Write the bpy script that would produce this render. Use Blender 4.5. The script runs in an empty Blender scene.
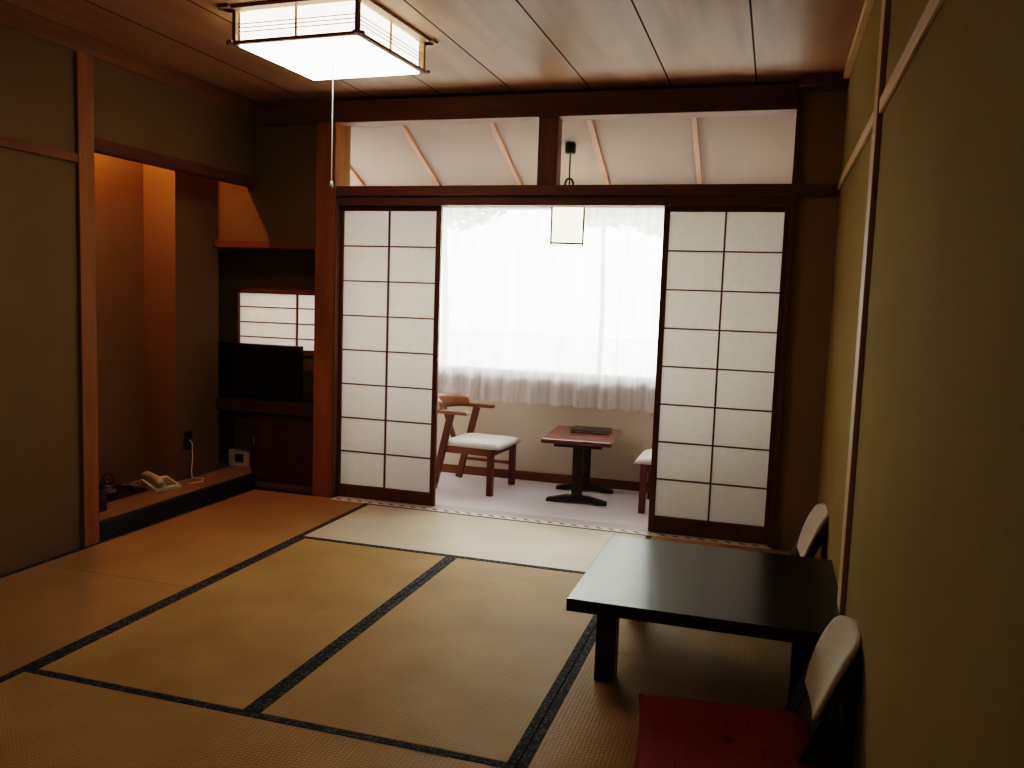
import bpy, bmesh, math, random
from mathutils import Vector, Matrix
random.seed(7)
S = bpy.context.scene
C = S.collection
PI = math.pi

# ------------------------------------------------------------------ helpers
class MB:
    """collects shapes into one mesh"""
    def __init__(self):
        self.bm = bmesh.new()
    def _merge(self, tmp, mat=None):
        if mat is not None:
            bmesh.ops.transform(tmp, matrix=mat, verts=tmp.verts)
        me = bpy.data.meshes.new('tmp'); tmp.to_mesh(me); tmp.free()
        self.bm.from_mesh(me); bpy.data.meshes.remove(me)
    def box(self, x0, x1, y0, y1, z0, z1, bev=0.0, mat=None, seg=2):
        t = bmesh.new()
        bmesh.ops.create_cube(t, size=1)
        for v in t.verts:
            v.co = Vector(((x0+x1)/2 + v.co.x*(x1-x0), (y0+y1)/2 + v.co.y*(y1-y0), (z0+z1)/2 + v.co.z*(z1-z0)))
        if bev > 0:
            bmesh.ops.bevel(t, geom=list(t.edges), offset=bev, segments=seg, profile=0.5, affect='EDGES')
        self._merge(t, mat); return self
    def bar(self, a, b, w, h, bev=0.0, up=(0, 0, 1)):
        """square bar from a to b, w across, h along 'up'"""
        a = Vector(a); b = Vector(b); d = (b-a); L = d.length; d.normalize()
        u = Vector(up); s = d.cross(u)
        if s.length < 1e-4: s = d.cross(Vector((1, 0, 0)))
        s.normalize(); u = s.cross(d)
        m = Matrix(((d.x, s.x, u.x, a.x), (d.y, s.y, u.y, a.y), (d.z, s.z, u.z, a.z), (0, 0, 0, 1)))
        return self.box(0, L, -w/2, w/2, -h/2, h/2, bev, m)
    def prism(self, pts, y0, y1, bev=0.0, mat=None):
        """polygon in XZ extruded along Y"""
        t = bmesh.new()
        vs = [t.verts.new((x, y0, z)) for x, z in pts]
        f = t.faces.new(vs)
        r = bmesh.ops.extrude_face_region(t, geom=[f])
        for e in r['geom']:
            if isinstance(e, bmesh.types.BMVert): e.co.y = y1
        bmesh.ops.recalc_face_normals(t, faces=t.faces)
        if bev > 0:
            bmesh.ops.bevel(t, geom=list(t.edges), offset=bev, segments=2, profile=0.5, affect='EDGES')
        self._merge(t, mat); return self
    def tube(self, pts, r, n=8, mat=None):
        pts = [Vector(p) for p in pts]; t = bmesh.new(); rings = []
        rad = r if isinstance(r, (list, tuple)) else [r]*len(pts)
        prev = None
        for i, p in enumerate(pts):
            d = (pts[min(i+1, len(pts)-1)] - pts[max(i-1, 0)]).normalized()
            if prev is None:
                s = d.cross(Vector((0, 0, 1)))
                if s.length < 1e-3: s = d.cross(Vector((1, 0, 0)))
            else:
                s = prev - d*prev.dot(d)
            s.normalize(); prev = s; u = s.cross(d)
            rings.append([t.verts.new(p + (s*math.cos(2*PI*k/n) + u*math.sin(2*PI*k/n))*rad[i]) for k in range(n)])
        for a, b in zip(rings, rings[1:]):
            for k in range(n):
                t.faces.new((a[k], a[(k+1) % n], b[(k+1) % n], b[k]))
        t.faces.new(rings[0][::-1]); t.faces.new(rings[-1])
        bmesh.ops.recalc_face_normals(t, faces=t.faces)
        self._merge(t, mat); return self
    def lathe(self, prof, n=24, mat=None):
        t = bmesh.new(); rings = []
        for r, z in prof:
            rings.append([t.verts.new((r*math.cos(2*PI*k/n), r*math.sin(2*PI*k/n), z)) for k in range(n)] if r > 1e-6 else [t.verts.new((0, 0, z))])
        for a, b in zip(rings, rings[1:]):
            for k in range(n):
                k2 = (k+1) % n
                vs = []
                vs.append(a[k % len(a)])
                if len(a) > 1: vs.append(a[k2])
                vs.append(b[k2 % len(b)])
                if len(b) > 1: vs.append(b[k])
                if len(vs) > 2: t.faces.new(vs)
        bmesh.ops.recalc_face_normals(t, faces=t.faces)
        self._merge(t, mat); return self
    def quadgrid(self, fn, nu, nv, closed=False):
        t = bmesh.new()
        g = [[t.verts.new(fn(i/nu, j/nv)) for j in range(nv+1)] for i in range(nu+1)]
        for i in range(nu):
            for j in range(nv):
                t.faces.new((g[i][j], g[i+1][j], g[i+1][j+1], g[i][j+1]))
        self._merge(t); return self
    def build(self, name, mat, parent=None, smooth=False, loc=None, rz=0.0):
        me = bpy.data.meshes.new(name)
        if smooth:
            for f in self.bm.faces: f.smooth = True
        self.bm.to_mesh(me); self.bm.free()
        me.materials.append(mat)
        o = bpy.data.objects.new(name, me); C.objects.link(o)
        if parent is not None: o.parent = parent
        if loc is not None: o.location = loc
        if rz: o.rotation_euler.z = rz
        return o

def tag(o, label=None, cat=None, group=None, kind=None):
    if label: o['label'] = label
    if cat: o['category'] = cat
    if group: o['group'] = group
    if kind: o['kind'] = kind
    return o

def thing(name, label, cat, loc=(0, 0, 0), rz=0.0, group=None):
    o = bpy.data.objects.new(name, None); C.objects.link(o)
    o.location = loc; o.rotation_euler = (0, 0, rz); o.empty_display_size = 0.1
    return tag(o, label, cat, group)

def struct(name, mb, m, parent=None):
    o = mb.build(name, m, parent)
    if parent is None: o['kind'] = 'structure'
    return o

def copy_tree(o, parent=None):
    c = o.copy(); C.objects.link(c); c.parent = parent
    for ch in list(o.children): copy_tree(ch, c)
    return c

# ------------------------------------------------------------------ materials
def new_mat(name):
    m = bpy.data.materials.new(name); m.use_nodes = True
    nt = m.node_tree; nt.nodes.clear()
    out = nt.nodes.new('ShaderNodeOutputMaterial')
    return m, nt, out
def N(nt, t, **kw):
    n = nt.nodes.new(t)
    for k, v in kw.items():
        if k in n.inputs: n.inputs[k].default_value = v
        else: setattr(n, k, v)
    return n
def principled(nt, out, rough=0.6, spec=0.4):
    b = N(nt, 'ShaderNodeBsdfPrincipled'); b.inputs['Roughness'].default_value = rough
    b.inputs['Specular IOR Level'].default_value = spec
    nt.links.new(b.outputs[0], out.inputs[0]); return b
def col(c): return (c[0], c[1], c[2], 1)
def coords(nt, scale=(1, 1, 1), rot=(0, 0, 0), src='Object'):
    tc = N(nt, 'ShaderNodeTexCoord'); mp = N(nt, 'ShaderNodeMapping')
    mp.inputs['Scale'].default_value = scale; mp.inputs['Rotation'].default_value = rot
    nt.links.new(tc.outputs[src], mp.inputs[0]); return mp
def ramp(nt, fac, stops):
    r = N(nt, 'ShaderNodeValToRGB')
    els = r.color_ramp.elements
    els[0].position, els[0].color = stops[0][0], col(stops[0][1])
    els[1].position, els[1].color = stops[-1][0], col(stops[-1][1])
    for p, c in stops[1:-1]:
        e = els.new(p); e.color = col(c)
    nt.links.new(fac, r.inputs[0]); return r
def bump(nt, b, fac, strength=0.2, dist=0.002):
    bp = N(nt, 'ShaderNodeBump'); bp.inputs['Strength'].default_value = strength; bp.inputs['Distance'].default_value = dist
    nt.links.new(fac, bp.inputs['Height']); nt.links.new(bp.outputs[0], b.inputs['Normal'])

def plain(name, c, rough=0.5, spec=0.4, var=0.12, scale=30, bmp=0.0, metal=0.0):
    m, nt, out = new_mat(name); b = principled(nt, out, rough, spec); b.inputs['Metallic'].default_value = metal
    mp = coords(nt); nz = N(nt, 'ShaderNodeTexNoise', Scale=scale, Detail=4.0)
    nt.links.new(mp.outputs[0], nz.inputs['Vector'])
    r = ramp(nt, nz.outputs['Fac'], [(0.3, [x*(1-var) for x in c]), (0.7, [min(1, x*(1+var)) for x in c])])
    nt.links.new(r.outputs[0], b.inputs['Base Color'])
    if bmp: bump(nt, b, nz.outputs['Fac'], bmp)
    return m
def wood(name, c1, c2, axis='z', rough=0.45, spec=0.4, scale=14):
    m, nt, out = new_mat(name); b = principled(nt, out, rough, spec)
    sc = {'x': (0.12, 1, 1), 'y': (1, 0.12, 1), 'z': (1, 1, 0.12)}[axis]
    mp = coords(nt, sc); nz = N(nt, 'ShaderNodeTexNoise', Scale=scale, Detail=6.0, Roughness=0.6, Distortion=0.4)
    nt.links.new(mp.outputs[0], nz.inputs['Vector'])
    r = ramp(nt, nz.outputs['Fac'], [(0.3, c1), (0.7, c2)])
    nt.links.new(r.outputs[0], b.inputs['Base Color'])
    bump(nt, b, nz.outputs['Fac'], 0.08, 0.001)
    return m
def plaster(name, c, var=0.10):
    m, nt, out = new_mat(name); b = principled(nt, out, 0.9, 0.1)
    mp = coords(nt); n1 = N(nt, 'ShaderNodeTexNoise', Scale=2.2, Detail=3.0); n2 = N(nt, 'ShaderNodeTexNoise', Scale=160.0, Detail=3.0)
    for n in (n1, n2): nt.links.new(mp.outputs[0], n.inputs['Vector'])
    mx = N(nt, 'ShaderNodeMath', operation='ADD'); nt.links.new(n1.outputs['Fac'], mx.inputs[0]); nt.links.new(n2.outputs['Fac'], mx.inputs[1])
    hf = N(nt, 'ShaderNodeMath', operation='MULTIPLY'); hf.inputs[1].default_value = 0.5; nt.links.new(mx.outputs[0], hf.inputs[0])
    r = ramp(nt, hf.outputs[0], [(0.3, [x*(1-var) for x in c]), (0.7, [x*(1+var) for x in c])])
    nt.links.new(r.outputs[0], b.inputs['Base Color']); bump(nt, b, n2.outputs['Fac'], 0.25, 0.002)
    return m
def tatami(name, axis, c1, c2, rough=0.55, spec=0.35):
    """woven rush: ridges running along 'axis', crossed by the warp threads"""
    m, nt, out = new_mat(name); b = principled(nt, out, rough, spec)
    mp = coords(nt)
    wa = N(nt, 'ShaderNodeTexWave', wave_type='BANDS', bands_direction='X' if axis == 'y' else 'Y'); wa.inputs['Scale'].default_value = 24.0; wa.inputs['Distortion'].default_value = 0.6; wa.inputs['Detail'].default_value = 1.0
    wb = N(nt, 'ShaderNodeTexWave', wave_type='BANDS', bands_direction='Y' if axis == 'y' else 'X'); wb.inputs['Scale'].default_value = 20.0; wb.inputs['Distortion'].default_value = 0.8
    nz = N(nt, 'ShaderNodeTexNoise', Scale=3.0, Detail=4.0)
    for n in (wa, wb, nz): nt.links.new(mp.outputs[0], n.inputs['Vector'])
    mu = N(nt, 'ShaderNodeMath', operation='MULTIPLY'); nt.links.new(wa.outputs['Fac'], mu.inputs[0]); nt.links.new(wb.outputs['Fac'], mu.inputs[1])
    m2 = N(nt, 'ShaderNodeMath', operation='MULTIPLY_ADD'); m2.inputs[1].default_value = 0.45; nt.links.new(mu.outputs[0], m2.inputs[0]); nt.links.new(nz.outputs['Fac'], m2.inputs[2])
    r = ramp(nt, m2.outputs[0], [(0.3, c1), (0.95, c2)])
    nt.links.new(r.outputs[0], b.inputs['Base Color']); bump(nt, b, mu.outputs[0], 0.5, 0.002)
    return m
def heri(name, dark, light):
    m, nt, out = new_mat(name); b = principled(nt, out, 0.75, 0.25)
    mp = coords(nt); vo = N(nt, 'ShaderNodeTexVoronoi', Scale=75.0); nt.links.new(mp.outputs[0], vo.inputs['Vector'])
    r = ramp(nt, vo.outputs['Distance'], [(0.30, light), (0.52, dark)])
    nt.links.new(r.outputs[0], b.inputs['Base Color']); return m
def emissive(name, c, strength, diff=(0.8, 0.8, 0.8)):
    m, nt, out = new_mat(name); b = principled(nt, out, 0.7, 0.2)
    b.inputs['Base Color'].default_value = col(diff); b.inputs['Emission Color'].default_value = col(c); b.inputs['Emission Strength'].default_value = strength
    return m
def paper(name, c, trans=0.5):
    """washi: part of the light passes through, scattered"""
    m, nt, out = new_mat(name)
    mp = coords(nt); nz = N(nt, 'ShaderNodeTexNoise', Scale=40.0, Detail=5.0); nt.links.new(mp.outputs[0], nz.inputs['Vector'])
    r = ramp(nt, nz.outputs['Fac'], [(0.3, [x*0.94 for x in c]), (0.7, c)])
    d = N(nt, 'ShaderNodeBsdfDiffuse'); t = N(nt, 'ShaderNodeBsdfTranslucent'); mx = N(nt, 'ShaderNodeMixShader'); mx.inputs[0].default_value = trans
    nt.links.new(r.outputs[0], d.inputs[0]); nt.links.new(r.outputs[0], t.inputs[0])
    nt.links.new(d.outputs[0], mx.inputs[1]); nt.links.new(t.outputs[0], mx.inputs[2]); nt.links.new(mx.outputs[0], out.inputs[0]); return m
def lace(name):
    m, nt, out = new_mat(name)
    mp = coords(nt, (1, 1, 0.05)); nz = N(nt, 'ShaderNodeTexNoise', Scale=18.0, Detail=3.0); nt.links.new(mp.outputs[0], nz.inputs['Vector'])
    r = ramp(nt, nz.outputs['Fac'], [(0.38, (0.20, 0.20, 0.20)), (0.62, (0.44, 0.44, 0.44))])
    d = N(nt, 'ShaderNodeBsdfDiffuse'); d.inputs[0].default_value = (0.93, 0.92, 1.0, 1)
    t = N(nt, 'ShaderNodeBsdfTranslucent'); t.inputs[0].default_value = (0.90, 0.89, 0.95, 1)
    a = N(nt, 'ShaderNodeMixShader'); a.inputs[0].default_value = 0.6
    nt.links.new(d.outputs[0], a.inputs[1]); nt.links.new(t.outputs[0], a.inputs[2])
    tr = N(nt, 'ShaderNodeBsdfTransparent'); mx = N(nt, 'ShaderNodeMixShader')
    nt.links.new(r.outputs[0], mx.inputs[0]); nt.links.new(a.outputs[0], mx.inputs[1]); nt.links.new(tr.outputs[0], mx.inputs[2])
    nt.links.new(mx.outputs[0], out.inputs[0]); return m
def glass(name):
    m, nt, out = new_mat(name)
    tr = N(nt, 'ShaderNodeBsdfTransparent'); tr.inputs[0].default_value = (0.96, 0.98, 0.97, 1)
    gl = N(nt, 'ShaderNodeBsdfGlossy'); gl.inputs['Roughness'].default_value = 0.02
    fr = N(nt, 'ShaderNodeFresnel'); fr.inputs[0].default_value = 1.3
    mx = N(nt, 'ShaderNodeMixShader'); nt.links.new(fr.outputs[0], mx.inputs[0]); nt.links.new(tr.outputs[0], mx.inputs[1]); nt.links.new(gl.outputs[0], mx.inputs[2])
    nt.links.new(mx.outputs[0], out.inputs[0]); return m
def ceiling_boards(name):
    m, nt, out = new_mat(name); b = principled(nt, out, 0.45, 0.25)
    tc = N(nt, 'ShaderNodeTexCoord'); sx = N(nt, 'ShaderNodeSeparateXYZ'); nt.links.new(tc.outputs['Object'], sx.inputs[0])
    a = N(nt, 'ShaderNodeMath', operation='SUBTRACT'); a.inputs[1].default_value = 2.266-0.465*20; nt.links.new(sx.outputs[0], a.inputs[0])
    d = N(nt, 'ShaderNodeMath', operation='DIVIDE'); d.inputs[1].default_value = 0.465; nt.links.new(a.outputs[0], d.inputs[0])
    fr = N(nt, 'ShaderNodeMath', operation='FRACT'); nt.links.new(d.outputs[0], fr.inputs[0])
    fl = N(nt, 'ShaderNodeMath', operation='FLOOR'); nt.links.new(d.outputs[0], fl.inputs[0])
    pp = N(nt, 'ShaderNodeMath', operation='PINGPONG'); pp.inputs[1].default_value = 0.5; nt.links.new(fr.outputs[0], pp.inputs[0])
    g = ramp(nt, pp.outputs[0], [(0.007, (0, 0, 0)), (0.013, (1, 1, 1))])
    mp = coords(nt, (1, 0.08, 1)); nz = N(nt, 'ShaderNodeTexNoise', Scale=9.0, Detail=6.0, Distortion=0.5); nt.links.new(mp.outputs[0], nz.inputs['Vector'])
    wn = N(nt, 'ShaderNodeTexWhiteNoise', noise_dimensions='1D'); nt.links.new(fl.outputs[0], wn.inputs['W'])
    ad = N(nt, 'ShaderNodeMath', operation='MULTIPLY_ADD'); ad.inputs[1].default_value = 0.15; nt.links.new(wn.outputs['Value'], ad.inputs[0]); nt.links.new(nz.outputs['Fac'], ad.inputs[2])
    r = ramp(nt, ad.outputs[0], [(0.3, (0.33, 0.175, 0.08)), (0.8, (0.46, 0.275, 0.14))])
    mx = N(nt, 'ShaderNodeMix', data_type='RGBA'); mx.inputs['A'].default_value = (0.03, 0.014, 0.008, 1)
    nt.links.new(g.outputs[0], mx.inputs['Factor']); nt.links.new(r.outputs[0], mx.inputs['B'])
    nt.links.new(mx.outputs['Result'], b.inputs['Base Color'])
    sp = N(nt, 'ShaderNodeMath', operation='MULTIPLY'); sp.inputs[1].default_value = 0.25; nt.links.new(g.outputs[0], sp.inputs[0]); nt.links.new(sp.outputs[0], b.inputs['Specular IOR Level'])
    return m
def dashes(name):
    m, nt, out = new_mat(name); b = principled(nt, out, 0.5, 0.4)
    mp = coords(nt); wv = N(nt, 'ShaderNodeTexWave', wave_type='BANDS', bands_direction='DIAGONAL'); wv.inputs['Scale'].default_value = 8.0
    # slanted motif along x
    sx = N(nt, 'ShaderNodeSeparateXYZ'); nt.links.new(mp.outputs[0], sx.inputs[0])
    a = N(nt, 'ShaderNodeMath', operation='ADD'); nt.links.new(sx.outputs[0], a.inputs[0]); nt.links.new(sx.outputs[1], a.inputs[1])
    d = N(nt, 'ShaderNodeMath', operation='MULTIPLY'); d.inputs[1].default_value = 1/0.076; nt.links.new(a.outputs[0], d.inputs[0])
    fr = N(nt, 'ShaderNodeMath', operation='FRACT'); nt.links.new(d.outputs[0], fr.inputs[0])
    r = ramp(nt, fr.outputs[0], [(0.36, (1, 1, 1)), (0.42, (0, 0, 0))])
    yy = ramp(nt, sx.outputs[1], [(0.0, (0, 0, 0)), (1.0, (0, 0, 0))])
    cmp = N(nt, 'ShaderNodeMath', operation='COMPARE'); cmp.inputs[1].default_value = 2.688; cmp.inputs[2].default_value = 0.014; nt.links.new(sx.outputs[1], cmp.inputs[0])
    nt.nodes.remove(yy); ml = N(nt, 'ShaderNodeMath', operation='MULTIPLY'); nt.links.new(cmp.outputs[0], ml.inputs[0]); nt.links.new(r.outputs[0], ml.inputs[1])
    cm = N(nt, 'ShaderNodeMix', data_type='RGBA'); cm.inputs['A'].default_value = (0.85, 0.80, 0.77, 1); cm.inputs['B'].default_value = (0.15, 0.09, 0.075, 1)
    nt.links.new(ml.outputs[0], cm.inputs['Factor']); nt.nodes.remove(wv); nt.links.new(cm.outputs['Result'], b.inputs['Base Color']); return m
def brocade(name):
    m, nt, out = new_mat(name); b = principled(nt, out, 0.7, 0.25)
    mp = coords(nt, (1, 1, 1)); br = N(nt, 'ShaderNodeTexBrick'); br.offset = 0.5
    for k, v in {'Scale': 1.0, 'Mortar Size': 0.0028, 'Brick Width': 0.062, 'Row Height': 0.052, 'Mortar Smooth': 0.3}.items(): br.inputs[k].default_value = v
    br.inputs['Color1'].default_value = (0.29, 0.030, 0.027, 1); br.inputs['Color2'].default_value = (0.27, 0.027, 0.025, 1); br.inputs['Mortar'].default_value = (0.19, 0.018, 0.017, 1)
    nz = N(nt, 'ShaderNodeTexNoise', Scale=9.0, Detail=1.0); nt.links.new(mp.outputs[0], br.inputs['Vector']); nt.links.new(mp.outputs[0], nz.inputs['Vector'])
    g = ramp(nt, nz.outputs['Fac'], [(0.50, (0, 0, 0)), (0.56, (1, 1, 1))])
    mx = N(nt, 'ShaderNodeMix', data_type='RGBA'); mx.inputs['A'].default_value = (0.28, 0.028, 0.026, 1)
    nt.links.new(g.outputs[0], mx.inputs['Factor']); nt.links.new(br.outputs['Color'], mx.inputs['B']); nt.links.new(mx.outputs['Result'], b.inputs['Base Color'])
    n2 = N(nt, 'ShaderNodeTexNoise', Scale=300.0); nt.links.new(mp.outputs[0], n2.inputs['Vector']); bump(nt, b, n2.outputs['Fac'], 0.2, 0.001)
    return m

M = {}
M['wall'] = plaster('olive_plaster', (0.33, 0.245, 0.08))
M['wall_dim'] = plaster('dimmed_plaster', (0.185, 0.125, 0.055))  # same plaster as the olive wall, its dimness put into a darker colour
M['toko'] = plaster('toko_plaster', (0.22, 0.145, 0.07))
M['sunwall'] = plaster('sunroom_plaster', (0.60, 0.53, 0.45), 0.05)
M['slope'] = plaster('slope_board', (0.44, 0.36, 0.31), 0.04)
M['ceiling'] = ceiling_boards('ceiling_boards')
M['darkwood_x'] = wood('dark_wood_x', (0.15, 0.062, 0.03), (0.22, 0.095, 0.048), 'x', 0.55, 0.25)
M['darkwood_y'] = wood('dark_wood_y', (0.12, 0.045, 0.017), (0.18, 0.07, 0.028), 'y', 0.6, 0.15)
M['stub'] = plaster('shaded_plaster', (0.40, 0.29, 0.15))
M['darkwood_z'] = wood('dark_wood_z', (0.15, 0.062, 0.03), (0.22, 0.095, 0.048), 'z', 0.55, 0.25)
M['post'] = wood('cedar_post', (0.25, 0.10, 0.028), (0.36, 0.155, 0.045), 'z', 0.6, 0.15)
M['midwood_y'] = wood('cedar_rail_y', (0.17, 0.075, 0.026), (0.25, 0.115, 0.042), 'y', 0.6, 0.15)
M['palewood_x'] = wood('pale_wood_x', (0.48, 0.30, 0.17), (0.60, 0.40, 0.25), 'x')
M['palewood_y'] = wood('pale_wood_y', (0.62, 0.42, 0.18), (0.76, 0.55, 0.27), 'y')
M['palewood_z'] = wood('pale_wood_z', (0.48, 0.31, 0.13), (0.60, 0.41, 0.19), 'z')
M['rafter'] = wood('rafter_wood', (0.42, 0.22, 0.13), (0.52, 0.29, 0.18), 'y')
M['shoji_wood'] = wood('shoji_wood', (0.11, 0.04, 0.018), (0.18, 0.07, 0.03), 'z')
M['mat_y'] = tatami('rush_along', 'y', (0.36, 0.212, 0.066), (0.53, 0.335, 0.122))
M['mat_x'] = tatami('rush_across_sheen', 'x', (0.62, 0.52, 0.37), (0.76, 0.66, 0.50), 0.42, 0.6)  # window sheen on the crosswise weave, put into a paler, glossier colour
M['mat_x2'] = tatami('rush_across_near', 'x', (0.36, 0.212, 0.066), (0.53, 0.335, 0.122))
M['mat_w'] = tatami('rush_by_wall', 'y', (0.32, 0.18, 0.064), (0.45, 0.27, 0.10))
M['heri'] = heri('cloth_border', (0.028, 0.025, 0.018), (0.105, 0.105, 0.10))
M['sill'] = plain('pale_sill', (0.62, 0.57, 0.54), 0.5, 0.4, 0.06, 20)
M['dashes'] = dashes('dash_border')
M['carpet'] = plain('grey_carpet', (0.80, 0.78, 0.84), 0.95, 0.1, 0.06, 220, 0.3)
M['paper'] = paper('washi', (0.86, 0.83, 0.79), 0.5)
M['lace'] = lace('lace')
M['glass'] = glass('window_glass')
M['alu'] = plain('aluminium', (0.5, 0.5, 0.5), 0.4, 0.5, 0.05, 20, 0, 0.6)
M['lacquer'] = plain('black_lacquer', (0.010, 0.009, 0.008), 0.22, 0.5, 0.2, 6)
M['toko_edge'] = plain('black_sill', (0.010, 0.011, 0.009), 0.5, 0.4, 0.2, 6)
M['toko_floor'] = wood('toko_floor', (0.22, 0.14, 0.07), (0.32, 0.21, 0.11), 'y')
M['tv'] = plain('tv_plastic', (0.008, 0.009, 0.008), 0.4, 0.4, 0.1, 10)
M['screen'] = plain('tv_screen', (0.006, 0.007, 0.007), 0.3, 0.35, 0.05, 4)
M['cabinet'] = wood('cabinet_wood', (0.05, 0.016, 0.009), (0.085, 0.028, 0.014), 'z')
M['chairwood_x'] = wood('chair_wood_x', (0.16, 0.055, 0.03), (0.24, 0.09, 0.045), 'x', 0.35)
M['chairwood_z'] = wood('chair_wood_z', (0.105, 0.032, 0.02), (0.16, 0.05, 0.03), 'z', 0.35)
M['chairback'] = wood('chair_back_wood', (0.22, 0.085, 0.032), (0.33, 0.135, 0.052), 'y', 0.3)
M['seat'] = plain('seat_fabric', (0.72, 0.69, 0.68), 0.85, 0.2, 0.06, 120, 0.2)
M['tablered'] = wood('table_red_wood', (0.16, 0.055, 0.045), (0.22, 0.08, 0.06), 'y', 0.2, 0.6)
M['tabledark'] = wood('table_dark_wood', (0.03, 0.014, 0.011), (0.055, 0.024, 0.018), 'z', 0.35)
M['tray'] = plain('tray_leather', (0.028, 0.02, 0.02), 0.35, 0.4, 0.15, 12)
M['zaisu'] = plain('zaisu_wood', (0.016, 0.010, 0.007), 0.35, 0.5, 0.2, 10)
M['cream'] = plain('cream_fabric', (0.66, 0.58, 0.46), 0.9, 0.2, 0.07, 90, 0.25)
M['brocade'] = brocade('red_brocade')
M['phone'] = plain('phone_plastic', (0.60, 0.55, 0.44), 0.45, 0.4, 0.05, 10)
M['phonegrey'] = plain('phone_keys', (0.2, 0.18, 0.15), 0.5, 0.4, 0.1, 40)
M['white'] = plain('white_plastic', (0.62, 0.58, 0.50), 0.5, 0.4, 0.05, 10)
M['greybox'] = plain('grey_card', (0.30, 0.27, 0.22), 0.7, 0.3, 0.06, 10)
M['socket'] = plain('socket_dark', (0.02, 0.018, 0.015), 0.5, 0.4, 0.1, 10)
M['teapot'] = plain('brown_glaze', (0.05, 0.016, 0.012), 0.3, 0.5, 0.2, 10)
M['greyglass'] = plain('grey_glass', (0.16, 0.145, 0.13), 0.15, 0.6, 0.1, 10)
M['lampwood'] = wood('lamp_wood', (0.26, 0.14, 0.06), (0.36, 0.2, 0.09), 'x')
M['lampglow'] = emissive('lamp_diffuser', (1.0, 0.96, 0.88), 8.5)
M['lampside'] = emissive('lamp_paper', (1.0, 0.93, 0.80), 4.5)
M['lantern'] = emissive('lantern_paper', (1.0, 0.92, 0.66), 4.0)
M['blackmetal'] = plain('black_metal', (0.012, 0.011, 0.011), 0.45, 0.5, 0.1, 20)
M['cord'] = plain('white_cord', (0.75, 0.72, 0.66), 0.6, 0.3, 0.03, 20)
M['leaf'] = plain('leaf_green', (0.24, 0.36, 0.09), 0.8, 0.2, 0.25, 3)
M['bark'] = plain('bark', (0.16, 0.11, 0.07), 0.9, 0.2, 0.3, 12, 0.5)
M['gravel'] = plain('pale_gravel', (0.50, 0.48, 0.45), 0.95, 0.1, 0.1, 8)

# ------------------------------------------------------------------ the setting
XL, XR, YB, YS, ZC = -0.915, 2.735, -3.2, 2.72, 2.59
struct('floor', MB().box(-1.9, 2.84, YB, 3.95, -0.14, -0.04).box(-1.8, XR, 2.831, 3.83, -0.05, -0.009), M['cabinet'])
struct('ceiling', MB().box(-1.0, 2.84, YB, 2.83, ZC, ZC+0.08), M['ceiling'])
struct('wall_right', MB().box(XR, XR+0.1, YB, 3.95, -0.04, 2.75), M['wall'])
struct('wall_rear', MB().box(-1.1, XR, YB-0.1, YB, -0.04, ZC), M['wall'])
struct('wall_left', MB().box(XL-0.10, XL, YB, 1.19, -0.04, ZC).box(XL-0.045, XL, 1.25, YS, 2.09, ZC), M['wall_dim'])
# alcove (tokonoma) shell
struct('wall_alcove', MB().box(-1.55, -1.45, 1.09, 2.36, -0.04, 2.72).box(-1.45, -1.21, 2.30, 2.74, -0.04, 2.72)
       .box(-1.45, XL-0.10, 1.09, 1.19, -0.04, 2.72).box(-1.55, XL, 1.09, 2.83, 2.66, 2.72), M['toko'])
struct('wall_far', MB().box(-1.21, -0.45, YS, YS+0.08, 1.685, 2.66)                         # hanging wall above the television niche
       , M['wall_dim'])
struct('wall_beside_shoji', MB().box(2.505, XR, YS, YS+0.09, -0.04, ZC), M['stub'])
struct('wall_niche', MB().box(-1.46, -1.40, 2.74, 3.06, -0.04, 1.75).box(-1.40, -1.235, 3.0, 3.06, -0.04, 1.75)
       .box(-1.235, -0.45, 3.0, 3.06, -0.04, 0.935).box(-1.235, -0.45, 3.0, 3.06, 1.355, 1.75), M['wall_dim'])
struct('wall_behind_post', MB().box(-0.45, -0.41, 2.90, 3.06, -0.04, 2.7), M['sunwall'])
struct('wall_niche_top', MB().box(-1.46, -0.45, 2.80, 3.06, 1.75, 2.7), M['sunwall'])
# window wall of the sunroom
YW = 3.83
struct('wall_window', MB().box(-1.9, 2.84, YW, YW+0.12, -0.04, 0.79).box(-1.9, 2.84, YW, YW+0.12, 2.06, 2.5)
       .box(-1.9, -1.5, YW, YW+0.12, 0.79, 2.06).box(2.62, 2.84, YW, YW+0.12, 0.79, 2.06), M['sunwall'])
struct('wall_sunroom_end', MB().box(-1.9, -1.801, 3.06, YW, -0.04, 2.7), M['sunwall'])
slope = lambda y: 2.62-0.45*(y-2.80)
t = MB()
t.prism([(2.74, slope(2.74)), (3.97, slope(3.97)), (3.97, slope(3.97)+0.08), (2.74, slope(2.74)+0.10)], 0, 1,
        mat=Matrix(((0, 1, 0, 0), (1, 0, 0, 0), (0, 0, 1, 0), (0, 0, 0, 1))) )
for v in t.bm.verts: v.co.x = -1.95 + v.co.x*4.79
bmesh.ops.recalc_face_normals(t.bm, faces=t.bm.faces)
struct('ceiling_sunroom', t, M['slope'])
for i, x in enumerate((-1.28, -0.642, -0.018, 0.615, 1.26, 1.90, 2.53)):
    tag(struct('trim_%d' % (20+i), MB().bar((x, 2.84, slope(2.84)-0.012), (x, YW, slope(YW)-0.012), 0.036, 0.03, 0.003), M['rafter']), None, None, 'ceiling battens of the sunroom')
struct('trim_30', MB().box(-0.31, XR, 2.83, 2.87, 2.545, 2.60, 0.003), M['palewood_x'])     # pale ledger behind the beam
struct('baseboard_window', MB().box(-1.8, XR, YW-0.018, YW, 0.0, 0.065, 0.003), M['darkwood_x'])
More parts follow.
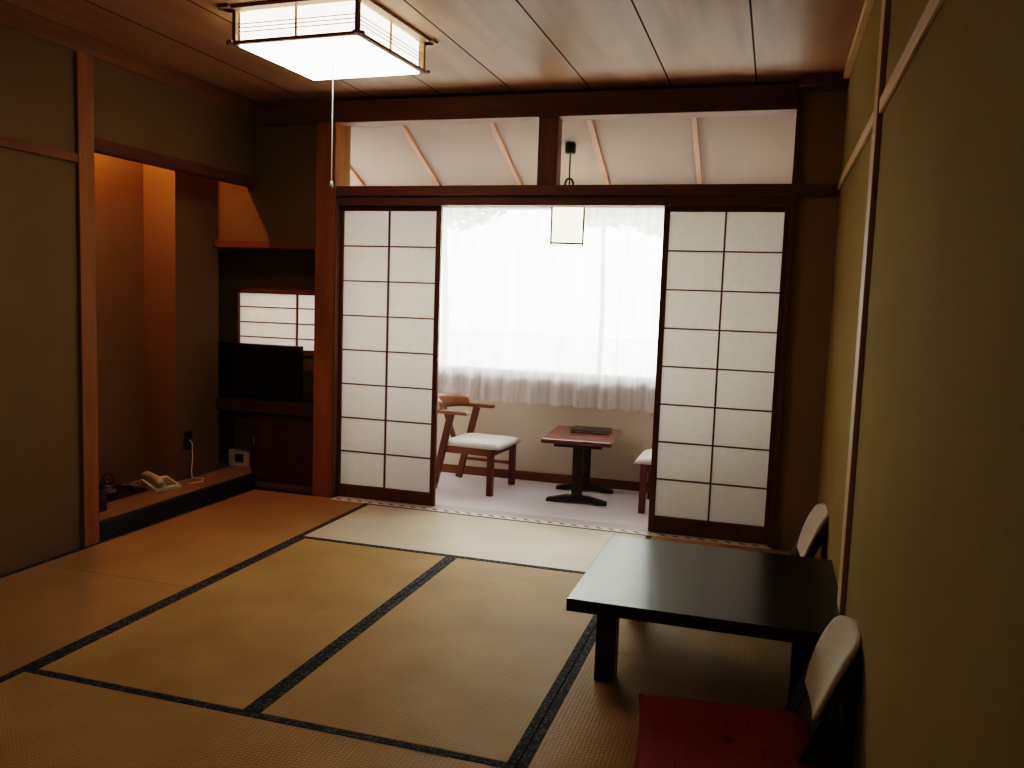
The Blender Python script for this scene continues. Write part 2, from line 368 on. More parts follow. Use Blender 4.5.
# posts, beams, rails
struct('trim_1', MB().box(-0.445, -0.305, 2.695, 2.90, 0, ZC, 0.004), M['post'])              # main post
struct('trim_2', MB().box(XL+0.002, 2.505, 2.69, 2.83, 2.434, 2.57, 0.004), M['darkwood_x'])  # upper beam
struct('trim_3', MB().box(-0.29, 2.735, 2.685, 2.80, 1.975, 2.037, 0.004).box(-0.29, 2.505, 2.71, 2.83, 1.921, 1.98, 0.003), M['darkwood_x'])
struct('trim_4', MB().box(1.035, 1.155, 2.70, 2.80, 2.03, 2.45, 0.004), M['darkwood_z'])
struct('trim_5', MB().box(2.487, 2.515, 2.69, 2.83, 0, 2.575, 0.003), M['darkwood_z'])
struct('trim_6', MB().box(-0.304, -0.296, 2.70, 2.75, 0, 1.92, 0.003), M['darkwood_z'])
struct('trim_7', MB().box(XL-0.06, XL+0.02, 1.192, 1.296, 0, 2.489, 0.004), M['post'])         # alcove post
struct('trim_8', MB().box(XL-0.06, XL+0.012, 1.296, YS-0.002, 2.035, 2.10, 0.003), M['darkwood_y'])
struct('trim_9', MB().box(XL, XL+0.018, YB, 1.192, 1.955, 2.0, 0.003), M['midwood_y'])
struct('trim_10', MB().box(XL, XL+0.014, YB, 2.69, 2.49, ZC, 0.004), M['midwood_y'])
struct('trim_11', MB().box(XR-0.018, XR, 0.78, 0.90, 0, ZC, 0.003), M['palewood_z'])        # batten on the wall
struct('trim_12', MB().box(XR-0.013, XR, YB, 2.69, 2.0, 2.05, 0.003), M['palewood_y'])
struct('trim_13', MB().box(XR-0.03, XR, YB, 2.57, 2.555, ZC, 0.003), M['palewood_y'])
struct('trim_14', MB().box(2.49, XR, 2.57, YS, 2.53, ZC, 0.003), M['darkwood_x'])
struct('trim_15', MB().box(-1.25, -0.45, 2.69, 3.06, 1.635, 1.685, 0.006), M['darkwood_x'])
struct('trim_16', MB().box(-0.29, 2.505, 2.715, 2.83, -0.04, 0.0, 0.002), M['sill'])
struct('trim_17', MB().box(-0.29, 2.505, 2.655, 2.713, -0.04, 0.002, 0.002), M['dashes'])
# alcove floor and black sill
struct('trim_18', MB().box(-1.45, XL-0.035, 1.19, 2.30, -0.04, 0.10).box(-1.21, XL-0.035, 2.30, 2.74, -0.04, 0.10).box(-1.40, -0.955, 2.741, 3.0, -0.04, 0.10), M['toko_floor'])
struct('trim_19', MB().box(XL-0.035, XL+0.004, 1.296, 2.735, -0.04, 0.094, 0.003), M['toko_edge'])

# window with its panes
w = struct('window_1', MB().box(-1.5, 2.62, YW+0.02, YW+0.09, 0.79, 0.83).box(-1.5, 2.62, YW+0.02, YW+0.09, 2.02, 2.06)
           .box(-1.5, -1.46, YW+0.02, YW+0.09, 0.83, 2.02).box(2.58, 2.62, YW+0.02, YW+0.09, 0.83, 2.02)
           .box(-0.16, -0.11, YW+0.02, YW+0.09, 0.83, 2.02).box(1.74, 1.79, YW+0.02, YW+0.09, 0.83, 2.02), M['alu'])
for x0, x1 in ((-1.46, -0.16), (-0.11, 1.74), (1.79, 2.58)):
    MB().box(x0, x1, YW+0.05, YW+0.055, 0.83, 2.02).build('window_pane', M['glass'], w)
struct('trim_31', MB().box(-1.5, 2.62, YW-0.03, YW+0.02, 0.765, 0.79, 0.003), M['sunwall'])
# small paper window of the niche
w2 = struct('window_2', MB().box(-1.265, -0.45, 2.985, 3.03, 1.335, 1.375).box(-1.265, -0.45, 2.985, 3.03, 0.91, 0.948)
            .box(-1.265, -1.227, 2.985, 3.03, 0.948, 1.335).box(-0.49, -0.45, 2.985, 3.03, 0.948, 1.335), M['darkwood_x'])
q = MB()
for z in (1.025, 1.13, 1.238): q.box(-1.227, -0.49, 3.002, 3.012, z-0.004, z+0.004)
for x in (-0.758,): q.box(x-0.006, x+0.006, 3.0, 3.012, 0.948, 1.335)
q.build('window_lattice', M['darkwood_x'], w2)
MB().box(-1.227, -0.49, 3.014, 3.016, 0.948, 1.335).build('window_paper', M['paper'], w2)

# outside
struct('ground', MB().box(-25, 25, 4.2, 45, -0.75, -0.6), M['gravel'])
def tree(x, y, h, r, label):
    root = thing('garden_tree', label, 'tree', (x, y, -0.6), 0, 'trees outside the window')
    MB().tube([(0, 0, 0), (0.03, 0.02, h*0.3), (-0.03, 0, h*0.6), (0, 0, h*0.85)], [0.06, 0.05, 0.04, 0.02], 8).build('trunk', M['bark'], root)
    b = bmesh.new()
    for k in range(4200):
        u = random.uniform(-1, 1); a = random.uniform(0, 2*PI); rr = r*random.random()**0.4
        s = math.sqrt(1-u*u)
        p = Vector((rr*s*math.cos(a), rr*s*math.sin(a), h*0.72 + rr*u*0.85))
        d1 = Vector((random.uniform(-1, 1), random.uniform(-1, 1), random.uniform(-0.6, 0.6))).normalized()
        d2 = d1.orthogonal().normalized(); L = random.uniform(0.07, 0.13)
        b.faces.new([b.verts.new(p-d1*L), b.verts.new(p+d2*L*0.5), b.verts.new(p+d1*L), b.verts.new(p-d2*L*0.5)])
    mb = MB(); mb.bm.free(); mb.bm = b
    mb.build('foliage', M['leaf'], root)
tree(-2.15, 9.3, 5.4, 1.15, 'leafy green tree outside, faint through the lace curtain beside the closed shoji')
tree(-0.35, 11.9, 5.9, 1.25, 'leafy green tree outside, faint through the middle of the lace curtain and farther off')
tree(1.1, 9.3, 5.3, 1.15, 'leafy green tree outside, faint through the lace curtain just behind the paper lantern')

# ------------------------------------------------------------------ tatami mats
def mat_thing(x0, x1, y0, y1, along, m, label, far=0.031):
    g = 0.0015
    cx, cy = (x0+x1)/2, (y0+y1)/2; hx, hy = (x1-x0)/2-g, (y1-y0)/2-g
    root = thing('tatami_mat', label, 'tatami mat', (cx, cy, 0), 0, 'tatami mats on the floor')
    MB().box(-hx, hx, -hy, hy, -0.039, 0.0, 0.002, None, 1).build('woven_surface', m, root)
    for s in (-1, 1):
        q = MB()
        if along == 'y':
            a, b_ = sorted((s*hx, s*(hx-0.031))); q.box(a, b_, -hy, hy, -0.03, 0.0016, 0.0006, None, 1)
        else:
            a, b_ = sorted((s*hy, s*(hy-(far if s > 0 else 0.031)))); q.box(-hx, hx, a, b_, -0.03, 0.0016, 0.0006, None, 1)
        q.build('cloth_border', M['heri'], root)
    return root
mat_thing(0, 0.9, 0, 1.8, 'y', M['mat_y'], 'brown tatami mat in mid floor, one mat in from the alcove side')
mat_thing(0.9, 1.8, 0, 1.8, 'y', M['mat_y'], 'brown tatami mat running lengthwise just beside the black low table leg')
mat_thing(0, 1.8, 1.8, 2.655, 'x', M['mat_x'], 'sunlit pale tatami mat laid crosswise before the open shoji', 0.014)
mat_thing(XL, 0, 0.9, 2.70, 'y', M['mat_w'], 'reddish brown tatami mat in front of the dark alcove sill')
mat_thing(XL, 0, -0.9, 0.9, 'y', M['mat_w'], 'reddish brown tatami mat along the plain olive wall before the alcove post')
mat_thing(1.8, XR, 0.9, 2.655, 'y', M['mat_y'], 'shaded tatami mat under the far half of the black table')
mat_thing(1.8, XR, -0.9, 0.9, 'y', M['mat_y'], 'shaded tatami mat under the red floor cushion')
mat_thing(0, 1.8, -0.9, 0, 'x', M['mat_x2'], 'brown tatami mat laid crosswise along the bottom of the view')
tag(MB().box(-1.8, XR, 2.831, YW-0.019, -0.008, 0.0, 0.001, None, 1).build('carpet', M['carpet']), 'pale grey carpet covering the bright sunroom floor', 'carpet')

# ------------------------------------------------------------------ shoji
def shoji(x0, x1, y, label, kick):
    w_ = x1-x0; H = 1.92
    root = thing('shoji_door', label, 'shoji door', ((x0+x1)/2, y, 0.0), 0, 'sliding shoji doors')
    hw = w_/2
    for s in (-1, 1):
        a, b_ = sorted((s*hw, s*(hw-0.033))); MB().box(a, b_, -0.015, 0.015, 0.001, H, 0.002).build('stile', M['shoji_wood'], root)
    MB().box(-hw+0.033, hw-0.033, -0.014, 0.014, H-0.03, H, 0.002).build('top_rail', M['shoji_wood'], root)
    MB().box(-hw+0.033, hw-0.033, -0.014, 0.014, 0.001, kick, 0.002).build('bottom_rail', M['shoji_wood'], root)
    q = MB(); z0, z1 = kick, H-0.03
    for k in range(1, 8):
        z = z0+(z1-z0)*k/8; q.box(-hw+0.033, hw-0.033, -0.008, 0.004, z-0.004, z+0.004)
    q.box(-0.005, 0.005, -0.009, 0.004, z0, z1)
    q.build('lattice', M['shoji_wood'], root)
    MB().box(-hw+0.03, hw-0.03, 0.005, 0.0065, z0-0.004, z1+0.004).build('paper', M['paper'], root)
shoji(-0.312, 0.405, 2.775, 'sliding shoji door with white paper, closed against the thick reddish post', 0.085)
shoji(1.795, 2.492, 2.75, 'sliding shoji door with white paper standing behind the low black table', 0.10)

# ------------------------------------------------------------------ lace curtain
q = MB()
def cur(u, v):
    x = -1.4 + 3.95*u; z = 2.085-1.495*v
    a = 0.35+0.65*v
    y = 3.765 + a*(0.018*math.sin(x*38+1.3*math.sin(x*3.1)) + 0.012*math.sin(x*71+2+math.sin(x*5))) + 0.006*math.sin(x*9)
    return Vector((x, y, z + 0.004*math.sin(x*38+1.3*math.sin(x*3.1))*v))
q.quadgrid(cur, 760, 10)
root = q.build('lace_curtain', M['lace'], smooth=True)
tag(root, 'white sheer lace curtain hanging in folds over the sunroom window', 'curtain')
MB().box(-1.45, 2.6, 3.755, 3.775, 2.085, 2.10, 0.003).build('curtain_rail', M['palewood_x'], root)

# ------------------------------------------------------------------ sunroom table and chairs
root = thing('coffee_table', 'small red-brown wooden table on two pedestal legs in the sunroom', 'table', (1.225, 3.45, 0.001), 0.07)
q = MB().box(-0.235, 0.235, -0.325, 0.325, 0.415, 0.445, 0.009, seg=3); q.build('tabletop', M['tablered'], root)
q = MB().box(-0.16, 0.16, -0.25, 0.25, 0.385, 0.415, 0.003); q.build('apron', M['tabledark'], root)
for y in (-0.185, 0.205):
    q = MB()
    q.box(-0.034, 0.034, y-0.02, y+0.02, 0.045, 0.386, 0.003)
    q.build('leg', M['tabledark'], root)
    MB().prism([(-0.205, 0.0), (-0.13, 0.0), (-0.10, 0.012), (0.10, 0.012), (0.13, 0.0), (0.205, 0.0), (0.205, 0.02), (0.08, 0.048), (-0.08, 0.048), (-0.205, 0.02)], y-0.03, y+0.03, 0.002).build('foot', M['tabledark'], root)
MB().box(-0.012, 0.012, -0.165, 0.185, 0.15, 0.20, 0.003).build('stretcher', M['tabledark'], root)
root = thing('menu_folder', 'dark brown folder lying flat on the small sunroom table', 'folder', (1.255, 3.59, 0.4465), 0.05)
MB().box(-0.135, 0.135, -0.105, 0.105, 0.0, 0.004, 0.001).box(-0.135, 0.135, -0.105, 0.105, 0.014, 0.018, 0.001).build('cover', M['tray'], root)
MB().box(-0.125, 0.13, -0.098, 0.098, 0.004, 0.014).build('pages', M['greybox'], root)

def make_chair(label):
    r = thing('armchair', label, 'chair', (0, 0, 0), 0, 'low wooden armchairs in the sunroom')
    def puff(u, v):
        a, b_ = u*2-1, v*2-1
        e = (1-abs(a)**6)*(1-abs(b_)**6)
        taper = 1-0.06*(1-u)
        return Vector((0.05+a*0.225*(1-0.03*abs(b_)**4), b_*0.235*taper*(1-0.03*abs(a)**4), 0.325+0.042*max(0, e)**0.45))
    q = MB().quadgrid(puff, 24, 24)
    def under(u, v):
        p = puff(u, v); return Vector((p.x, p.y, 0.325))
    q.quadgrid(lambda u, v: under(v, u), 24, 24)
    bmesh.ops.remove_doubles(q.bm, verts=q.bm.verts, dist=0.0005); bmesh.ops.recalc_face_normals(q.bm, faces=q.bm.faces)
    q.build('seat', M['seat'], r, True)
    for s in (-1, 1):
        MB().box(0.185, 0.228, s*0.21-0.019, s*0.21+0.019, 0.0, 0.325, 0.004).build('leg', M['chairwood_z'], r)
        MB().bar((-0.222, s*0.215, 0.010), (-0.095, s*0.225, 0.55), 0.032, 0.048, 0.004, up=(1, 0, 0.2)).build('leg', M['chairwood_z'], r)
        MB().prism([(-0.235, 0.548), (0.035, 0.548), (0.045, 0.556), (0.03, 0.572), (-0.235, 0.572)], s*0.235-0.024, s*0.235+0.024, 0.005).build('armrest', M['chairwood_x'], r)
        MB().box(-0.17, 0.19, s*0.20-0.011, s*0.20+0.011, 0.272, 0.325, 0.003).build('side_rail', M['chairwood_x'], r)
    MB().box(0.19, 0.215, -0.195, 0.195, 0.272, 0.325, 0.003).build('front_rail', M['chairwood_z'], r)
    MB().box(-0.17, -0.145, -0.195, 0.195, 0.272, 0.325, 0.003).build('rear_rail', M['chairwood_z'], r)
    MB().box(-0.16, 0.19, 0.20, 0.222, 0.15, 0.172, 0.003).build('stretcher', M['chairwood_x'], r)
    # curved back rail, wrapping from arm to arm
    q = MB()
    def back(u, v):
        a = (u-0.5)*2
        x = -0.285+0.125*a*a; y = a*0.235
        return x, y, v
    def backface(off):
        def f(u, v):
            x, y, v = back(u, v)
            a = (u-0.5)*2; nx, ny = 1.0, -2*0.125*a/0.235
            L = math.hypot(nx, ny); hgt = 0.098*(1-0.35*abs(a)**3)
            return Vector((x+off*nx/L-0.02*v, y+off*ny/L, 0.555+hgt*v))
        return f
    q.quadgrid(backface(0.0), 20, 4); q.quadgrid(backface(0.024), 20, 4)
    f0, f1 = backface(0.0), backface(0.024)
    for vv in (0, 1): q.quadgrid(lambda u, v, vv=vv: f0(u, vv).lerp(f1(u, vv), v), 20, 1)
    for uu in (0, 1): q.quadgrid(lambda u, v, uu=uu: f0(uu, u).lerp(f1(uu, u), v), 4, 1)
    bmesh.ops.remove_doubles(q.bm, verts=q.bm.verts, dist=0.0003); bmesh.ops.recalc_face_normals(q.bm, faces=q.bm.faces)
    q.build('backrest', M['chairback'], r, True)
    MB().bar((-0.27, 0.0, 0.60), (-0.155, 0.0, 0.30), 0.05, 0.018, 0.003, up=(1, 0, 0.3)).build('back_splat', M['chairwood_z'], r)
    return r
ch = make_chair('low wooden armchair with curved back and white seat, fully in view beside the small table')
ch.location = (0.45, 3.42, 0.002); ch.rotation_euler.z = -0.07
c2 = copy_tree(ch)
c2.location = (1.90, 3.38, 0.002); c2.rotation_euler.z = PI
c2['label'] = 'white-seated wooden chair mostly hidden behind the shoji door near the black table'

# hanging lantern in the sunroom
LX, LY = 1.085, 3.32
root = thing('pendant_lantern', 'small square paper lantern hanging on a black cord in the sunroom', 'lantern', (LX, LY, 0), 0.235)
zc = slope(LY)
MB().lathe([(0, zc-0.062), (0.033, zc-0.062), (0.036, zc-0.05), (0.036, zc+0.008), (0, zc+0.008)], 20).build('canopy', M['blackmetal'], root, True)
MB().tube([(0, 0, zc-0.06), (0, 0, 2.17), (0.004, 0, 2.1), (0, 0, 1.985)], 0.005).build('cord', M['blackmetal'], root)
q = MB(); n = 26
q.tube([(0.026*math.sin(2*PI*k/n), 0, 2.128+0.036*math.cos(2*PI*k/n)) for k in range(n+1)], 0.007)
q.tube([(0, 0, 2.092), (0, 0, 2.05)], 0.016).build('cord_hook', M['blackmetal'], root)
q = MB(); hw, z0, z1 = 0.105, 1.732, 1.985
for sx in (-1, 1):
    for sy in (-1, 1): q.box(sx*hw-0.006, sx*hw+0.006, sy*hw-0.006, sy*hw+0.006, z0, z1)
for z in (z0, z1):
    for s in (-1, 1):
        q.box(-hw, hw, s*hw-0.006, s*hw+0.006, z-0.006, z+0.006); q.box(s*hw-0.006, s*hw+0.006, -hw, hw, z-0.006, z+0.006)
q.box(-hw, hw, -0.005, 0.005, z1-0.004, z1+0.004)
q.build('frame', M['lampwood'], root)
q = MB(); h2 = hw-0.006
for s in (-1, 1):
    q.box(-h2, h2, s*h2-0.001, s*h2+0.001, z0, z1); q.box(s*h2-0.001, s*h2+0.001, -h2, h2, z0, z1)
q.build('paper_shade', M['lantern'], root)

# ------------------------------------------------------------------ ceiling lamp
AX, AY = 0.41, 1.36
root = thing('ceiling_lamp', 'square ceiling lamp with glowing paper sides in a wooden frame and pull cord', 'lamp', (AX, AY, 0), -0.052)
hb, ht, zb, zt = 0.325, 0.35, 2.432, 2.575
def ring(h, z0, z1, w_):
    q = MB()
    for s in (-1, 1):
        a, b_ = sorted((s*h, s*(h-w_)))
        q.box(-h-0.018, h+0.018, a, b_, z0, z1, 0.002); q.box(a, b_, -h-0.018, h+0.018, z0, z1, 0.002)
    return q
ring(hb, zb, zb+0.014, 0.022).build('bottom_frame', M['lampwood'], root)
ring(ht, zt, ZC-0.001, 0.05).build('top_frame', M['lampwood'], root)
for sx in (-1, 1):
    for sy in (-1, 1):
        MB().box(sx*0.308-0.009, sx*0.308+0.009, sy*0.308-0.009, sy*0.308+0.009, zb+0.01, zt).build('corner_post', M['lampwood'], root)
q = MB()
for s in (-1, 1):
    q.box(-0.004, 0.004, s*0.298-0.004, s*0.298+0.004, zb+0.01, zt); q.box(s*0.298-0.004, s*0.298+0.004, -0.004, 0.004, zb+0.01, zt)
    for z in (2.488, 2.505, 2.522):
        q.box(-0.3, 0.3, s*0.300-0.0018, s*0.300+0.0018, z-0.0018, z+0.0018); q.box(s*0.300-0.0018, s*0.300+0.0018, -0.3, 0.3, z-0.0018, z+0.0018)
q.build('lattice', M['lampwood'], root)
q = MB()
for s in (-1, 1):
    q.box(-0.292, 0.292, s*0.292-0.001, s*0.292+0.001, zb+0.014, zt); q.box(s*0.292-0.001, s*0.292+0.001, -0.292, 0.292, zb+0.014, zt)
q.build('side_paper', M['lampside'], root)
MB().box(-0.297, 0.297, -0.297, 0.297, zb-0.006, zb+0.006, 0.004).build('diffuser', M['lampglow'], root)
cordo = MB().tube([(0, 0, zb), (0.0, 0, 1.87)], 0.0025, 6).build('pull_cord', M['cord'], root)
MB().lathe([(0, 1.845), (0.008, 1.85), (0.009, 1.865), (0.004, 1.88), (0, 1.88)], 12).build('cord_knob', M['cord'], cordo, True)

# ------------------------------------------------------------------ low table
root = thing('low_table', 'low black lacquered table with square legs standing on the tatami by the wall', 'table', (2.267, 1.005, 0))
MB().box(-0.467, 0.467, -0.445, 0.445, 0.270, 0.315, 0.004).build('tabletop', M['lacquer'], root)
for sx in (-1, 1):
    for sy in (-1, 1):
        cx, cy = sx*0.333, sy*0.34
        MB().box(cx-0.036, cx+0.036, cy-0.036, cy+0.036, 0.001, 0.271, 0.003).build('leg', M['lacquer'], root)

# ------------------------------------------------------------------ legless chairs and cushion
def make_zaisu(label):
    r = thing('legless_chair', label, 'legless chair', (0, 0, 0), 0, 'legless floor chairs along the wall')
    MB().box(-0.20, 0.22, -0.2, 0.2, 0.002, 0.022, 0.006).build('seat_board', M['zaisu'], r)
    # bent plywood back: two uprights joined by a rounded top, leaning backwards
    lean = 0.40
    def P(s, h, d=0.0):        # point on the back plane: s across, h up along, d in front
        c = 0.045*(s/0.2)**2
        return Vector((-0.19-lean*h+d+c, s, 0.02+h))
    q = MB()
    outl = []
    for k in range(13):
        a = PI*k/12; outl.append((0.20*math.cos(a), 0.30+0.09*math.sin(a)))
    def slab(inner, outer, d0, d1, nn):
        t = bmesh.new(); rows = []
        for (si, hi), (so, ho) in zip(inner, outer):
            rows.append([t.verts.new(P(si, hi, d0)), t.verts.new(P(so, ho, d0)), t.verts.new(P(so, ho, d1)), t.verts.new(P(si, hi, d1))])
        for a, b_ in zip(rows, rows[1:]):
            for k in range(4): t.faces.new((a[k], a[(k+1) % 4], b_[(k+1) % 4], b_[k]))
        t.faces.new(rows[0]); t.faces.new(rows[-1][::-1])
        bmesh.ops.recalc_face_normals(t, faces=t.faces); return t
    outer = [(0.20, 0.0), (0.205, 0.1), (0.205, 0.2)] + outl + [(-0.205, 0.2), (-0.205, 0.1), (-0.20, 0.0)]
    inner = [(0.145, 0.0), (0.15, 0.1), (0.15, 0.2)] + [(s*0.74, 0.285+(h-0.30)*0.55) for s, h in outl] + [(-0.15, 0.2), (-0.15, 0.1), (-0.145, 0.0)]
    q._merge(slab(inner, outer, -0.022, 0.0, 0)); q.build('back_frame', M['zaisu'], r)
    q = MB(); q.quadgrid(lambda u, v: P((u-0.5)*0.31, 0.005+v*(0.325-0.1*(2*u-1)**4), -0.006), 10, 6); q.quadgrid(lambda v, u: P((u-0.5)*0.31, 0.005+v*(0.325-0.1*(2*u-1)**4), -0.014), 6, 10)
    q.build('back_panel', M['zaisu'], r)
    # padded back
    q = MB()
    def pad(side):
        def f(u, v):
            a, b_ = u*2-1, v*2-1
            # square -> rounded square
            x = a*math.sqrt(max(0, 1-0.36*b_*b_)); y = b_*math.sqrt(max(0, 1-0.36*a*a))
            e = max(0.0, 1-max(abs(a), abs(b_))**5)**0.4
            wd = 0.185+0.02*y
            return P(x*wd, 0.27+y*0.14, 0.016+side*0.020*e)
        return f
    q.quadgrid(pad(1), 20, 20); q.quadgrid(lambda u, v: pad(-0.6)(v, u), 20, 20)
    bmesh.ops.remove_doubles(q.bm, verts=q.bm.verts, dist=0.0003); bmesh.ops.recalc_face_normals(q.bm, faces=q.bm.faces)
    q.build('back_pad', M['cream'], r, True)
    return r
z1 = make_zaisu('legless floor chair with cream back pad behind the red cushion')
z1.location = (2.40, 0.335, 0.001); z1.rotation_euler.z = PI+0.04
z2 = copy_tree(z1); z2.location = (2.415, 1.95, 0.001); z2.rotation_euler.z = PI+0.04
z2['label'] = 'legless floor chair with cream back pad beyond the far edge of the black table'

root = thing('floor_cushion', 'square red brocade floor cushion on the legless chair nearest the view', 'cushion', (2.385, 0.215, 0.024), 0.11)
q = MB()
def cush(side):
    def f(u, v):
        a, b_ = u*2-1, v*2-1
        e = max(0, (1-abs(a)**4)*(1-abs(b_)**4))**0.5
        pin = 1-0.035*(1-abs(a)**2)*abs(b_)
        pin2 = 1-0.035*(1-abs(b_)**2)*abs(a)
        dimple = 0.012*math.exp(-(a*a+b_*b_)*14)
        return Vector((a*0.272*pin2, b_*0.275*pin, 0.035+side*(0.034*e-dimple)))
    return f
q.quadgrid(cush(1), 32, 32); q.quadgrid(lambda u, v: cush(-1)(v, u), 32, 32)
bmesh.ops.remove_doubles(q.bm, verts=q.bm.verts, dist=0.0003); bmesh.ops.recalc_face_normals(q.bm, faces=q.bm.faces)
q.build('cover', M['brocade'], root, True)
q = MB()
for k in range(7):
    a = 2*PI*k/7; q.tube([(0, 0, 0.058), (0.018*math.cos(a), 0.018*math.sin(a), 0.064)], 0.0015, 5)
q.build('tassel', M['brocade'], root)

# ------------------------------------------------------------------ television niche
root = thing('wall_shelf', 'dark red-brown shelf board carrying the television in the niche', 'shelf', (-0.925, 2.86, 0))
MB().box(-0.473, 0.473, -0.14, 0.139, 0.528, 0.60, 0.004).build('board', M['cabinet'], root)
MB().box(-0.473, 0.473, -0.145, -0.139, 0.528, 0.60, 0.002).build('front_edge', M['cabinet'], root)
root = thing('television', 'black flat screen television on the niche shelf before the small paper window', 'television', (-0.972, 2.845, 0.601))
MB().box(-0.35, 0.35, -0.03, 0.025, 0.02, 0.385, 0.008).build('housing', M['tv'], root)
MB().box(-0.325, 0.325, -0.033, -0.0295, 0.05, 0.36, 0.001).build('screen', M['screen'], root)
MB().box(-0.05, 0.05, -0.012, 0.012, 0.008, 0.03, 0.002).build('neck', M['tv'], root)
MB().box(-0.17, 0.17, -0.075, 0.075, 0.0, 0.011, 0.004).build('stand_base', M['tv'], root)
root = thing('low_cabinet', 'dark brown low cabinet with one door under the television shelf', 'cabinet', (-0.70, 2.86, 0))
MB().box(-0.253, 0.248, -0.10, 0.138, 0.001, 0.527, 0.003).build('carcass', M['cabinet'], root)
d = MB().box(-0.245, 0.24, -0.12, -0.101, 0.06, 0.515, 0.003).build('door', M['cabinet'], root)
MB().box(-0.228, -0.218, -0.132, -0.12, 0.30, 0.355, 0.003).build('handle', M['alu'], d)
MB().box(-0.245, 0.24, -0.11, -0.101, 0.002, 0.055, 0.002).build('plinth', M['darkwood_x'], root)
root = thing('outlet_box', 'cream box with a dark square socket at the alcove end beside the cabinet', 'outlet', (-1.145, 2.92, 0.101))
MB().box(-0.09, 0.085, -0.03, 0.03, 0.0, 0.115, 0.004).build('housing', M['white'], root)
MB().box(-0.035, 0.035, -0.034, -0.0295, 0.03, 0.09, 0.002).build('socket', M['socket'], root)
root = MB().box(-0.09, 0.085, -0.006, 0.006, 0.0, 0.35, 0.003).build('grey_panel', M['greybox'], None, loc=(-1.145, 2.965, 0.101))
tag(root, 'flat grey panel standing under the television shelf behind the cream outlet box', 'panel')

# ------------------------------------------------------------------ things on the alcove floor
root = thing('telephone', 'cream push-button telephone with handset on the alcove floor', 'telephone', (-1.165, 2.10, 0.101), PI/2-0.35)
MB().prism([(-0.085, 0), (0.085, 0), (0.085, 0.022), (-0.085, 0.06)], -0.09, 0.09, 0.005, Matrix(((0, 1, 0, 0), (-1, 0, 0, 0), (0, 0, 1, 0), (0, 0, 0, 1)))).build('base', M['phone'], root)
q = MB()
for i in range(3):
    for j in range(4): q.box(0.0+i*0.024, 0.017+i*0.024, -0.062+j*0.028, -0.045+j*0.028, 0.026+j*0.006, 0.036+j*0.006, 0.002)
q.build('keypad', M['phonegrey'], root)
q = MB().tube([(-0.055, -0.095, 0.05), (-0.055, -0.06, 0.072), (-0.055, 0.0, 0.085), (-0.055, 0.06, 0.088), (-0.055, 0.095, 0.072)], [0.026, 0.024, 0.017, 0.022, 0.026], 12)
q.build('handset', M['phone'], root, True)
root = thing('wall_outlet', 'dark wall outlet with a white cord on the alcove pier', 'outlet', (-1.2085, 2.41, 0.36))
MB().box(0, 0.012, -0.035, 0.035, -0.055, 0.055, 0.003).build('plate', M['socket'], root)
MB().tube([(0.012, 0.005, 0.0), (0.03, 0.006, -0.02), (0.025, 0.02, -0.12), (0.03, 0.0, -0.2), (0.05, -0.02, -0.245), (0.11, 0.02, -0.253), (0.16, -0.06, -0.253), (0.12, -0.15, -0.253)], 0.004, 8).build('cord', M['cord'], root, True)

root = thing('serving_tray', 'dark lacquer tray on the alcove floor beside the telephone', 'tray', (-1.31, 1.84, 0.101))
q = MB().box(-0.12, 0.12, -0.17, 0.17, 0.0, 0.006, 0.002)
q.build('tray_bottom', M['teapot'], root)
q = MB()
for s in (-1, 1):
    a, b_ = sorted((s*0.12, s*0.112)); q.box(a, b_, -0.17, 0.17, 0.004, 0.018, 0.002)
    a, b_ = sorted((s*0.17, s*0.162)); q.box(-0.112, 0.112, a, b_, 0.004, 0.018, 0.002)
q.build('rim', M['teapot'], root)
root = thing('teapot', 'dark brown teapot with an arched handle on the alcove tray', 'teapot', (-1.33, 1.83, 0.108))
MB().lathe([(0, 0), (0.035, 0), (0.055, 0.015), (0.062, 0.035), (0.05, 0.058), (0.025, 0.066), (0, 0.066)], 24).build('body', M['teapot'], root, True)
MB().lathe([(0, 0.064), (0.026, 0.066), (0.02, 0.074), (0.006, 0.077), (0.009, 0.088), (0, 0.09)], 20).build('lid', M['teapot'], root, True)
MB().tube([(0, 0.055*math.cos(PI*k/12), 0.05+0.075*math.sin(PI*k/12)) for k in range(13)], 0.005).build('handle', M['teapot'], root, True)
MB().tube([(0.05, 0, 0.03), (0.08, 0, 0.045), (0.095, 0, 0.062)], [0.013, 0.009, 0.007]).build('spout', M['teapot'], root, True)
cup = MB().lathe([(0, 0.003), (0.022, 0.003), (0.034, 0.045), (0.037, 0.05), (0.04, 0.05), (0.037, 0.035), (0.026, 0.0), (0, 0)], 20).build('tea_cup', M['greyglass'], smooth=True)
cup.location = (-1.235, 1.745, 0.108); tag(cup, 'grey tea cup on the tray, the one nearer the small brown box', 'cup', 'tea cups on the alcove tray')
c2 = cup.copy(); C.objects.link(c2); c2.location = (-1.235, 1.94, 0.108); c2['label'] = 'grey tea cup on the tray, the one nearer the telephone'
root = thing('tea_caddy', 'small dark brown box on the alcove floor beside the alcove post', 'box', (-1.10, 1.50, 0.101))
MB().box(-0.035, 0.035, -0.035, 0.035, 0.0, 0.085, 0.003).build('body', M['teapot'], root)
MB().box(-0.037, 0.037, -0.037, 0.037, 0.085, 0.115, 0.003).build('lid', M['teapot'], root)

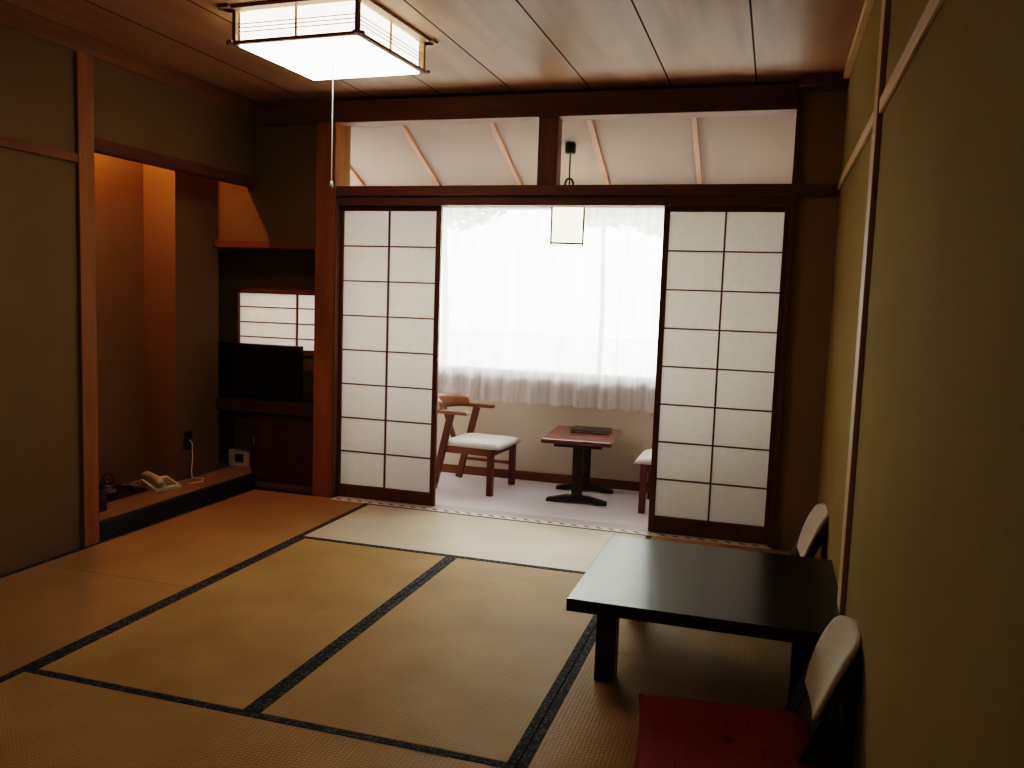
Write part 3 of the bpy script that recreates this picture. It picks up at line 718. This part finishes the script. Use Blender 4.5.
# ------------------------------------------------------------------ light
W = bpy.data.worlds.new('overcast'); S.world = W; W.use_nodes = True
bg = W.node_tree.nodes['Background']; bg.inputs[0].default_value = (1.0, 0.975, 0.95, 1); bg.inputs[1].default_value = 20.0
pl = bpy.data.lights.new('window_portal', 'AREA'); pl.shape = 'RECTANGLE'; pl.size = 4.1; pl.size_y = 1.25; pl.cycles.is_portal = True
po = bpy.data.objects.new('window_portal', pl); C.objects.link(po); po.location = (0.56, YW+0.13, 1.425); po.rotation_euler = (-PI/2, 0, 0)
kl = bpy.data.lights.new('alcove_lamp', 'POINT'); kl.energy = 40; kl.color = (1.0, 0.46, 0.14); kl.shadow_soft_size = 0.025
ko = bpy.data.objects.new('alcove_lamp', kl); C.objects.link(ko); ko.location = (-1.235, 1.70, 2.55)

hl = bpy.data.lights.new('added_fill_light', 'AREA'); hl.shape = 'DISK'; hl.size = 0.5; hl.energy = 8; hl.color = (1.0, 0.86, 0.66)  # unseen lamp added behind the camera as fill for the near room
ho = bpy.data.objects.new('added_fill_light', hl); C.objects.link(ho); ho.location = (0.6, -2.5, 2.55)

# ------------------------------------------------------------------ camera
yaw, pitch, roll, f_px = -0.2939, 0.0994, -0.0348, 853.47
cy, sy, cp, sp = math.cos(yaw), math.sin(yaw), math.cos(pitch), math.sin(pitch)
fw = Vector((sy*cp, cy*cp, -sp)); rt = Vector((cy, -sy, 0)); dn = fw.cross(rt)
r2 = rt*math.cos(roll)+dn*math.sin(roll); d2 = dn*math.cos(roll)-rt*math.sin(roll)
cam = bpy.data.cameras.new('camera'); cam.sensor_width = 36; cam.lens = f_px/1024*36; cam.clip_start = 0.02
co = bpy.data.objects.new('camera', cam); C.objects.link(co)
co.matrix_world = Matrix(((r2.x, -d2.x, -fw.x, 2.4369), (r2.y, -d2.y, -fw.y, -2.2946), (r2.z, -d2.z, -fw.z, 1.3582), (0, 0, 0, 1)))
S.camera = co
S.view_settings.view_transform = 'Filmic'; S.view_settings.look = 'High Contrast'; S.view_settings.exposure = -0.38; S.view_settings.gamma = 1.0
S.cycles.use_denoising = True; S.cycles.diffuse_bounces = 6; S.cycles.max_bounces = 14; S.cycles.transparent_max_bounces = 16
